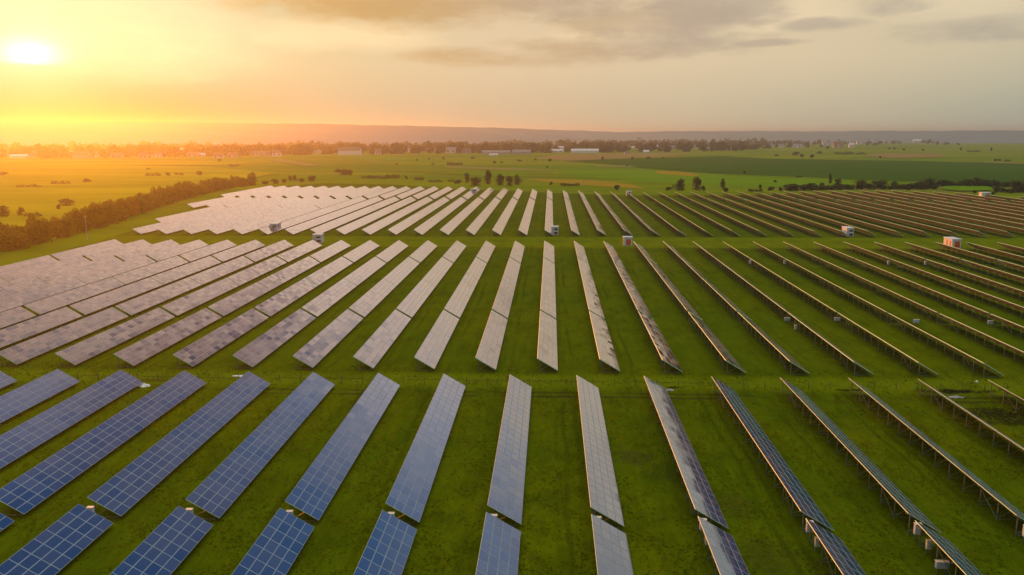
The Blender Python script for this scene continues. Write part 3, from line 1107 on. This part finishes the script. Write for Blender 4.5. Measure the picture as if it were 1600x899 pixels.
for k in range(3):
    out, shs = [], []
    for j in range(13):
        cx = -.46 + .92 * (j + RNG.uniform(-.4, .4)) / 12
        q = RNG.normal(size=(60, 3))
        q /= np.linalg.norm(q, axis=1)[:, None]
        q *= RNG.uniform(.5, 1.05, size=(60, 1))
        hz = RNG.uniform(.28, .52)
        out.append(np.array([cx, RNG.uniform(-.22, .22), hz * .9]) + q * [RNG.uniform(.045, .085), .2, hz])
        shs.append(np.clip(RNG.normal(.15 + .6 * RNG.random(), .2, 60), 0, 1))
    p = np.concatenate(out)
    p[:, 2] = np.abs(p[:, 2])
    WIDE.append(quads_mesh('bush', [M_BUSHLEAF], p, RNG.uniform(.02, .045, len(p)), np.concatenate(shs)))
p, sh = crown_points(500, 10)
p[:, 2] = np.abs(p[:, 2] * 1.05 - .12)
BROWN.append(quads_mesh('thicket', [M_BROWNLEAF], p, RNG.uniform(.03, .06, len(p)), sh))


BELTCROWNS = []
for me_ in CROWNS:
    me_ = me_.copy()
    me_.materials[0] = M_BELT
    BELTCROWNS.append(me_)


def tree(x, y, w, h, label, group=None, cat='tree'):
    k = random.randrange(6)
    root = empty('tree', (x, y, 0), random.uniform(0, 6.28))
    c = link('crown', (BELTCROWNS if group else CROWNS)[k], root)
    t = link('trunk', TRUNKS[k], root)
    for o in (c, t):
        o.scale = (w, w, h)
    tag(root, label, cat, group)


def bush(x, y, w, h, label, group=None, brown=False):
    o = link('thicket' if brown else 'bush', BROWN[0] if brown else random.choice(WIDE if w > 2.4 * h else BUSHES))
    o.location = (x, y, 0)
    o.rotation_euler = (0, 0, random.uniform(0, 6.28))
    o.scale = (w, min(w, max(6.0, h * 2.0)) if w > 2.4 * h else w, h)
    if w > 2.4 * h:
        o.rotation_euler = (0, 0, random.uniform(-.2, .2))
    tag(o, label, 'thicket' if brown else 'bush', group)


# tree belt along the left edge of the farm
BELT = [(-60, 425), (0, 397), (60, 384), (110, 371.5), (160, 357.5), (220, 337), (270, 318.5), (320, 304), (370, 293.5), (408, 289)]
pts = [at(*q) for q in BELT]
seg = [(pts[i + 1] - pts[i]).length for i in range(len(pts) - 1)]
tot, pos, belt = sum(seg), 0.0, []
while pos < tot:
    d, i = pos, 0
    while d > seg[i]:
        d -= seg[i]
        i += 1
    p = pts[i].lerp(pts[i + 1], d / seg[i])
    belt.append((p.x, p.y, pos / tot))
    pos += 3.4
for n, (x, y, t) in enumerate(belt):
    h = random.uniform(6.2, 11.2) * (1.0 if t < .55 else 1.0 - .35 * (t - .55))
    w = random.uniform(6.5, 11.5)
    off = (2.5, 8.5, 5.0, 12.0, 3.5)[n % 5]
    tree(x - off * .94, y - off * .2, w, h, f'belt tree {ordinal(n + 1)} along the left farm edge, counted from the near end', 'tree belt on the left edge of the farm')

# single trees and bushes of the fields: x, base y, width, height in photo pixels
TREES = [(729, 286, 9, 15, 'slim dark tree at the left end of the clump behind the farm'), (743, 290.5, 21, 14, 'broad low tree in the clump behind the farm, left of its tallest'),
         (763, 288, 15, 20, 'tallest tree of the clump behind the farm, left of centre'), (782, 290, 17, 16, 'round tree right of the tallest one in the clump behind the farm'),
         (797, 291, 12, 15, 'narrow tree second from the right in the clump behind the farm'), (809, 289, 13, 14, 'tree at the right end of the clump behind the farm'),
         (1061, 298, 19, 16, 'bushy dark tree behind the farm, left of the tall lone one'), (1090, 297.5, 17, 21, 'tall lone dark tree behind the farm, right of centre'),
         (1129, 294, 10, 13, 'small upright tree behind the farm, right of the tall lone one'), (1297, 287, 7, 14, 'thin spire-like tree above the right hedge'),
         (1308, 289, 13, 10, 'round tree beside the thin spire-like tree above the right hedge'), (1345, 294, 19, 13, 'dark tree at the left of the right hedge group'),
         (1373, 293.5, 28, 12, 'widest dark tree of the right hedge group'), (1397, 295, 13, 11, 'dark tree at the right of the right hedge group, by a pale gap'),
         (1436, 296, 24, 13, 'broad dark tree right of the pale gap in the hedge'), (1451, 294.5, 18, 16, 'taller dark tree right of the pale gap in the hedge'),
         (1525, 290.5, 16, 12, 'small dark tree rising from the far right hedge'), (1586, 301, 26, 17, 'big dark tree at the right edge of the picture'),
         (4, 341, 30, 18, 'big hazy tree in the glowing field at the left picture edge'), (34, 339, 13, 15, 'small hazy tree second from the left picture edge'),
         (107, 323.5, 27, 14, 'rounded hazy tree alone beyond the left tree belt')]
for px, py, w, h, lab in TREES:
    c = at(px, py)
    k = c.y / F
    tree(c.x, c.y, w * k * 1.15, h * k * 1.1, lab)
BUSH = [(45, 294, 36, 7), (95, 289, 30, 7), (135, 286, 14, 9), (5, 275, 16, 7), (232, 266, 8, 4), (240, 276, 26, 7), (263, 276, 9, 6), (280, 275, 16, 6), (312, 275, 13, 8), (365, 261, 14, 5), (395, 275, 10, 7),
        (342, 253, 6, 6), (52, 340.5, 26, 10), (92, 329, 10, 10), (147, 324, 8, 6), (415, 289, 16, 7), (430, 288, 14, 8), (444, 287, 12, 8), (453, 284, 8, 12), (461, 283, 7, 12), (472, 285, 14, 7), (487, 284, 16, 9),
        (572, 279, 14, 5), (584, 279, 16, 6), (598, 280, 12, 5), (613, 279, 22, 7), (635, 281, 5, 7), (655, 282, 15, 6), (680, 285, 20, 5), (710, 258.5, 22, 6), (651, 252, 5, 3), (670, 250, 5, 4), (693, 250, 5, 4),
        (620, 258, 5, 3), (676, 258, 6, 3), (738, 248.5, 8, 4), (773, 256, 6, 4), (784, 255, 6, 3), (715, 287.5, 14, 6), (705, 284, 10, 4), (859, 253, 9, 5), (855, 263.5, 4, 4), (812, 253, 9, 4), (837, 251.5, 5, 4),
        (941, 251, 5, 7), (988, 249, 5, 4), (979, 260.5, 4, 3), (861, 290, 6, 6), (963, 297.5, 12, 8), (890, 291, 26, 6), (1013, 248.5, 8, 4), (1036, 248.5, 5, 3), (1045, 298, 13, 6), (1099, 299, 9, 9),
        (1133, 300, 11, 8), (1180, 300, 20, 6), (1188, 297, 6, 8), (1163, 272, 5, 5), (1205, 298.5, 13, 7), (1220, 299, 9, 6), (1211, 285.5, 7, 4), (1213, 244.5, 7, 4), (1243, 243, 12, 5), (1253, 246.5, 7, 6),
        (1268, 247.5, 8, 6), (1281, 240.5, 8, 5), (1293, 234, 6, 6), (1310, 241, 10, 4), (1325, 241.5, 14, 5), (1345, 241.5, 12, 4), (1248, 277.5, 8, 3), (1284, 291, 9, 7), (1240, 297.5, 20, 5), (1262, 296.5, 20, 7),
        (1282, 296, 20, 7), (1302, 295.5, 18, 7), (1322, 295, 16, 7), (1375, 248, 5, 4), (1389, 234.5, 5, 4), (1397, 234.5, 4, 4), (1480, 291, 22, 8), (1504, 290.5, 18, 10), (1545, 292, 30, 8), (1570, 293, 18, 8),
        (1522, 303, 8, 6), (1552, 304, 9, 5), (1412, 235.5, 5, 3), (1442, 236, 5, 3), (1501, 235.5, 5, 5), (1517, 237.5, 10, 3), (1527, 237.5, 8, 3), (1549, 236.5, 4, 5), (1555, 252, 7, 3), (1562, 252, 6, 3),
        (1574, 252.5, 9, 3), (1464, 226.5, 6, 4), (1478, 226.5, 10, 5), (1497, 227.5, 6, 4), (1461, 296.5, 10, 7), (1420, 297, 10, 5)]
for q in range(34):
    t = q / 33
    hx = 1232 + 372 * t
    BUSH.append((hx, float(np.interp(hx, [1232, 1330, 1400, 1460, 1610], [298.5, 296.2, 296, 294.5, 295])) - (2.8 if hx > 1465 else 0), random.uniform(16, 24), random.uniform(7, 11)))
for hx in (1592, 1598, 1606, 1566, 1558, 1578):
    BUSH.append((hx, 302 + random.uniform(-2, 1), random.uniform(12, 22), random.uniform(7, 12)))
BUSH.sort()
for n, (px, py, w, h) in enumerate(BUSH):
    c = at(px, py)
    k = c.y / F
    where = 'far' if py < 262 else 'middle' if py < 281 else 'nearer'
    size = 'wide' if w >= 18 else 'small' if w < 7 else 'low'
    bush(c.x, c.y, w * k * 1.1, h * k * 1.1, f'{size} bush on the {where} fields, {ordinal(n + 1)} bush from the left beyond the farm', 'bushes scattered over the fields')
c = at(537, 274)
bush(c.x, c.y, 40 * c.y / F, 11 * c.y / F, 'wide brown thicket in the field left of centre', brown=True)

# ------------------------------------------------------------------ the village
ROOFS = {'red': plain('red_tiles', (0.22, 0.085, 0.05), 0.8, 0, .2, .5), 'grey': plain('grey_roof', (0.20, 0.19, 0.18), 0.7, 0, .15, .5),
         'white': plain('pale_sheet_roof', (0.62, 0.61, 0.57), 0.55, 0, .1, .3), 'brown': plain('brown_roof', (0.14, 0.10, 0.07), 0.8, 0, .2, .5)}
WALLS = {'white': plain('white_render', (0.70, 0.67, 0.60), 0.8, 0, .1, .4), 'pink': plain('pink_render', (0.55, 0.38, 0.28), 0.8, 0, .1, .4), 'grey': plain('grey_render', (0.32, 0.31, 0.29), 0.8, 0, .15, .4)}
HOUSES = [(12, 245, 14, 7, 'pink', 'red'), (27, 247.5, 22, 5, 'white', 'white'), (58, 245.5, 18, 9, 'white', 'red'), (107, 240, 7, 6, 'white', 'grey'), (124, 248, 20, 10, 'pink', 'red'), (148, 246, 9, 8, 'white', 'brown'),
          (180, 247, 16, 7, 'pink', 'red'), (222, 248, 12, 9, 'pink', 'red'), (243, 246, 12, 7, 'white', 'red'), (280, 238.5, 14, 6, 'white', 'white'), (300, 245.5, 16, 7, 'pink', 'brown'), (316, 245, 7, 5, 'white', 'white'),
          (340, 248, 14, 8, 'pink', 'red'), (362, 247, 14, 8, 'pink', 'red'), (381, 237, 10, 6, 'white', 'red'), (398, 244, 12, 7, 'pink', 'brown'), (413, 243.5, 14, 7, 'pink', 'red'), (431, 244.5, 13, 9, 'white', 'red'),
          (450, 237, 8, 6, 'white', 'red'), (466, 236, 9, 8, 'white', 'brown'), (490, 240, 8, 4, 'white', 'grey'), (502, 240, 12, 5, 'white', 'grey'), (545, 242.5, 34, 12, 'white', 'brown'), (590, 242, 10, 9, 'pink', 'brown'),
          (610, 238, 6, 12, 'white', 'grey'), (637, 237.5, 7, 10, 'white', 'brown'), (668, 237.5, 4, 5, 'white', 'grey'), (680, 237.5, 9, 5, 'white', 'brown'), (704, 239.5, 17, 9, 'white', 'grey'), (728, 240, 14, 7, 'grey', 'brown'),
          (771, 244.5, 13, 4, 'white', 'white'), (775, 241.5, 44, 6, 'grey', 'grey'), (815, 241.5, 28, 7, 'grey', 'grey'), (846, 232, 5, 6, 'white', 'grey'), (881, 233, 16, 4, 'white', 'white'), (871, 238.5, 18, 5, 'white', 'white'),
          (914, 239.5, 42, 6.5, 'white', 'white'), (988, 232.5, 17, 3, 'white', 'white'), (980, 241, 8, 4, 'pink', 'brown'), (1010, 240, 9, 5, 'white', 'white'), (1025, 234, 6, 7, 'white', 'white'), (1050, 233, 10, 5, 'grey', 'grey'),
          (1088, 232, 9, 5, 'white', 'grey'), (1107, 231, 5, 8, 'white', 'grey'), (1205, 230, 6, 5, 'white', 'grey'), (1220, 231, 9, 5, 'white', 'grey'), (1247, 231.5, 13, 6, 'white', 'grey'), (1293, 228, 12, 6, 'white', 'grey'),
          (1311, 231.5, 14, 9, 'pink', 'red'), (1331, 231, 7, 7, 'white', 'white'), (1346, 226, 12, 6, 'white', 'grey'), (1420, 223, 12, 5, 'white', 'grey'), (1434, 223.5, 10, 5, 'white', 'white'), (1530, 220.5, 18, 3, 'white', 'white'),
          (1558, 220.7, 12, 3, 'white', 'grey'), (1595, 220.8, 16, 3.5, 'white', 'white')]
wordy = {'white': 'white', 'pink': 'pinkish', 'grey': 'grey'}
rword = {'red': 'red roof', 'grey': 'grey roof', 'white': 'pale roof', 'brown': 'brown roof'}
for n, (px, py, w, h, wc, rc) in enumerate(sorted(HOUSES)):
    c = at(px, py)
    k = math.hypot(c.x, c.y) / F
    W, H = w * k, h * k
    D = min(W * .7, 16)
    wh = H * (.55 if H > 6 else .65)
    name = 'shed' if w >= 20 else 'house'
    root = empty(name, (c.x, c.y + D / 2, 0), random.uniform(-.15, .15) - math.atan2(c.x, c.y) * .5)
    b = MB()
    b.box(-W / 2, W / 2, -D / 2, D / 2, -.5, wh)
    for sx in (-1, 1):
        b.face([(sx * W / 2, -D / 2, wh), (sx * W / 2, D / 2, wh), (sx * W / 2, 0, H - .1)])
    link('wall', b.mesh('wall', [WALLS[wc]]), root)
    b = MB()
    for sy in (-1, 1):
        e0, e1 = Vector((-W / 2 - .3, sy * (D / 2 + .4), wh - .15)), Vector((W / 2 + .3, sy * (D / 2 + .4), wh - .15))
        r0, r1 = Vector((-W / 2 - .3, 0, H)), Vector((W / 2 + .3, 0, H))
        q = Vector((0, 0, .22))
        b.face([e0, e1, r1, r0])
        b.face([e0 + q, e1 + q, r1 + q, r0 + q])
        b.face([e0, e1, e1 + q, e0 + q])
        b.face([e0, e0 + q, r0 + q, r0])
        b.face([e1, e1 + q, r1 + q, r1])
    link('roof', b.mesh('roof', [ROOFS[rc]]), root)
    if w >= 7 and name == 'house':
        for j in (-1, 1):
            b = MB()
            b.box(j * W * .25 - W * .07, j * W * .25 + W * .07, -D / 2 - .06, -D / 2 - .003, wh * .35, wh * .8)
            link('window', b.mesh('window', [M_DARK]), root)
    tag(root, f'{wordy[wc]} {name} with {rword[rc]}, {ordinal(n + 1)} building from the left in the village', name, 'houses and sheds of the far village')

# the village's trees read as one mass
TOP = [(-100, 229), (0, 228), (200, 227), (400, 227), (600, 226.5), (800, 226), (1000, 223.5), (1200, 219.5), (1400, 217), (1600, 216.5), (1700, 216.5)]
BOT = [(-100, 249), (0, 248), (200, 246.5), (400, 243.5), (600, 241), (800, 239.5), (1000, 238.5), (1150, 236), (1250, 232), (1400, 226), (1600, 221.5), (1700, 221)]
ctr, siz, shd = [], [], []
for k in range(3200):
    px = RNG.uniform(-60, 1660)
    t = RNG.random() ** (1.5 if px < 1150 else 1.1)
    py = interp(BOT, px) * (1 - t) + (interp(TOP, px) - 5) * t
    if RNG.random() < (.40 if px > 1250 else .05) * (1 - t):
        continue
    c = at(px, py)
    if any(abs(px - hx) < hw * .5 + 2 and hy - .6 < py < hy + 6 for hx, hy, hw, *_ in HOUSES):
        continue
    h = RNG.uniform(13, 23) * (1.2 if RNG.random() < .2 else 1)
    if px > 1200:
        h *= .75
    w = h * RNG.uniform(.9, 1.5)
    p, sh = crown_points(48, 5)
    p = p - [0, 0, .14]
    p[:, 2] = np.maximum(p[:, 2], 0)
    ctr.append(p * [w, w, h * 1.1] + [c.x, c.y, 0])
    siz.append(RNG.uniform(.09, .17, len(p)) * w)
    shd.append(sh * .7)
tag(link('distant_trees', quads_mesh('distant_trees', [M_LEAF], np.concatenate(ctr), np.concatenate(siz), np.concatenate(shd))),
    'mass of dark trees in and around the far village', 'woods', kind='stuff')

# ------------------------------------------------------------------ grass tufts on the near lawn
def grass():
    n = 90000
    y = 48 + 85 * RNG.random(n) ** 1.15
    x = (RNG.random(n) * 1.42 - .76) * y
    clump = np.sin(x * .7 + 2 * np.sin(y * .33)) * np.sin(y * .55 + 1.7 * np.sin(x * .21)) + RNG.normal(0, .5, n)
    keep = clump > -.1
    x, y = x[keep], y[keep]
    n = len(x)
    a = RNG.uniform(0, 2 * np.pi, n)
    h = RNG.uniform(.06, .24, n)
    w = RNG.uniform(.09, .26, n)
    z = np.full(n, .02)
    base = np.stack([x, y, z], 1)
    t = np.stack([np.cos(a), np.sin(a), np.zeros(n)], 1) * w[:, None]
    tip = base + np.stack([RNG.normal(0, .07, n), RNG.normal(0, .07, n), h], 1)
    v = np.stack([base - t, base + t, tip], 1).reshape(-1, 3)
    me = bpy.data.meshes.new('grass')
    me.vertices.add(3 * n)
    me.vertices.foreach_set('co', v.astype(np.float32).ravel())
    me.loops.add(3 * n)
    me.loops.foreach_set('vertex_index', np.arange(3 * n, dtype=np.int32))
    me.polygons.add(n)
    me.polygons.foreach_set('loop_start', np.arange(0, 3 * n, 3, dtype=np.int32))
    me.materials.append(leaf_material('grass_blades', (0.056, 0.098, 0.001), (0.150, 0.190, 0.0015)))
    at_ = me.attributes.new('leaf_random', 'FLOAT', 'FACE')
    at_.data.foreach_set('value', RNG.random(n).astype(np.float32))
    me.update()
    me.validate()
    tag(link('grass', me), 'uneven tufts of green grass between the near solar tables', 'grass', kind='stuff')


grass()

# ------------------------------------------------------------------ haze
b = MB()
b.box(-GX - 300, GX + 300, -2300, GX + 300, -9.5, 99.0)
hm = bpy.data.materials.new('haze')
hm.use_nodes = True
gg = G(hm.node_tree)
pv = gg.n('ShaderNodeVolumePrincipled')
pv.inputs['Color'].default_value = (0.86, 0.93, 0.88, 1.0)
pv.inputs['Density'].default_value = HAZE_DENSITY
pv.inputs['Anisotropy'].default_value = HAZE_ANISOTROPY
gg.t.links.new(pv.outputs[0], gg.n('ShaderNodeOutputMaterial').inputs['Volume'])
tag(link('haze', b.mesh('haze', [hm])), 'thin warm evening haze over the fields', 'haze', kind='stuff')
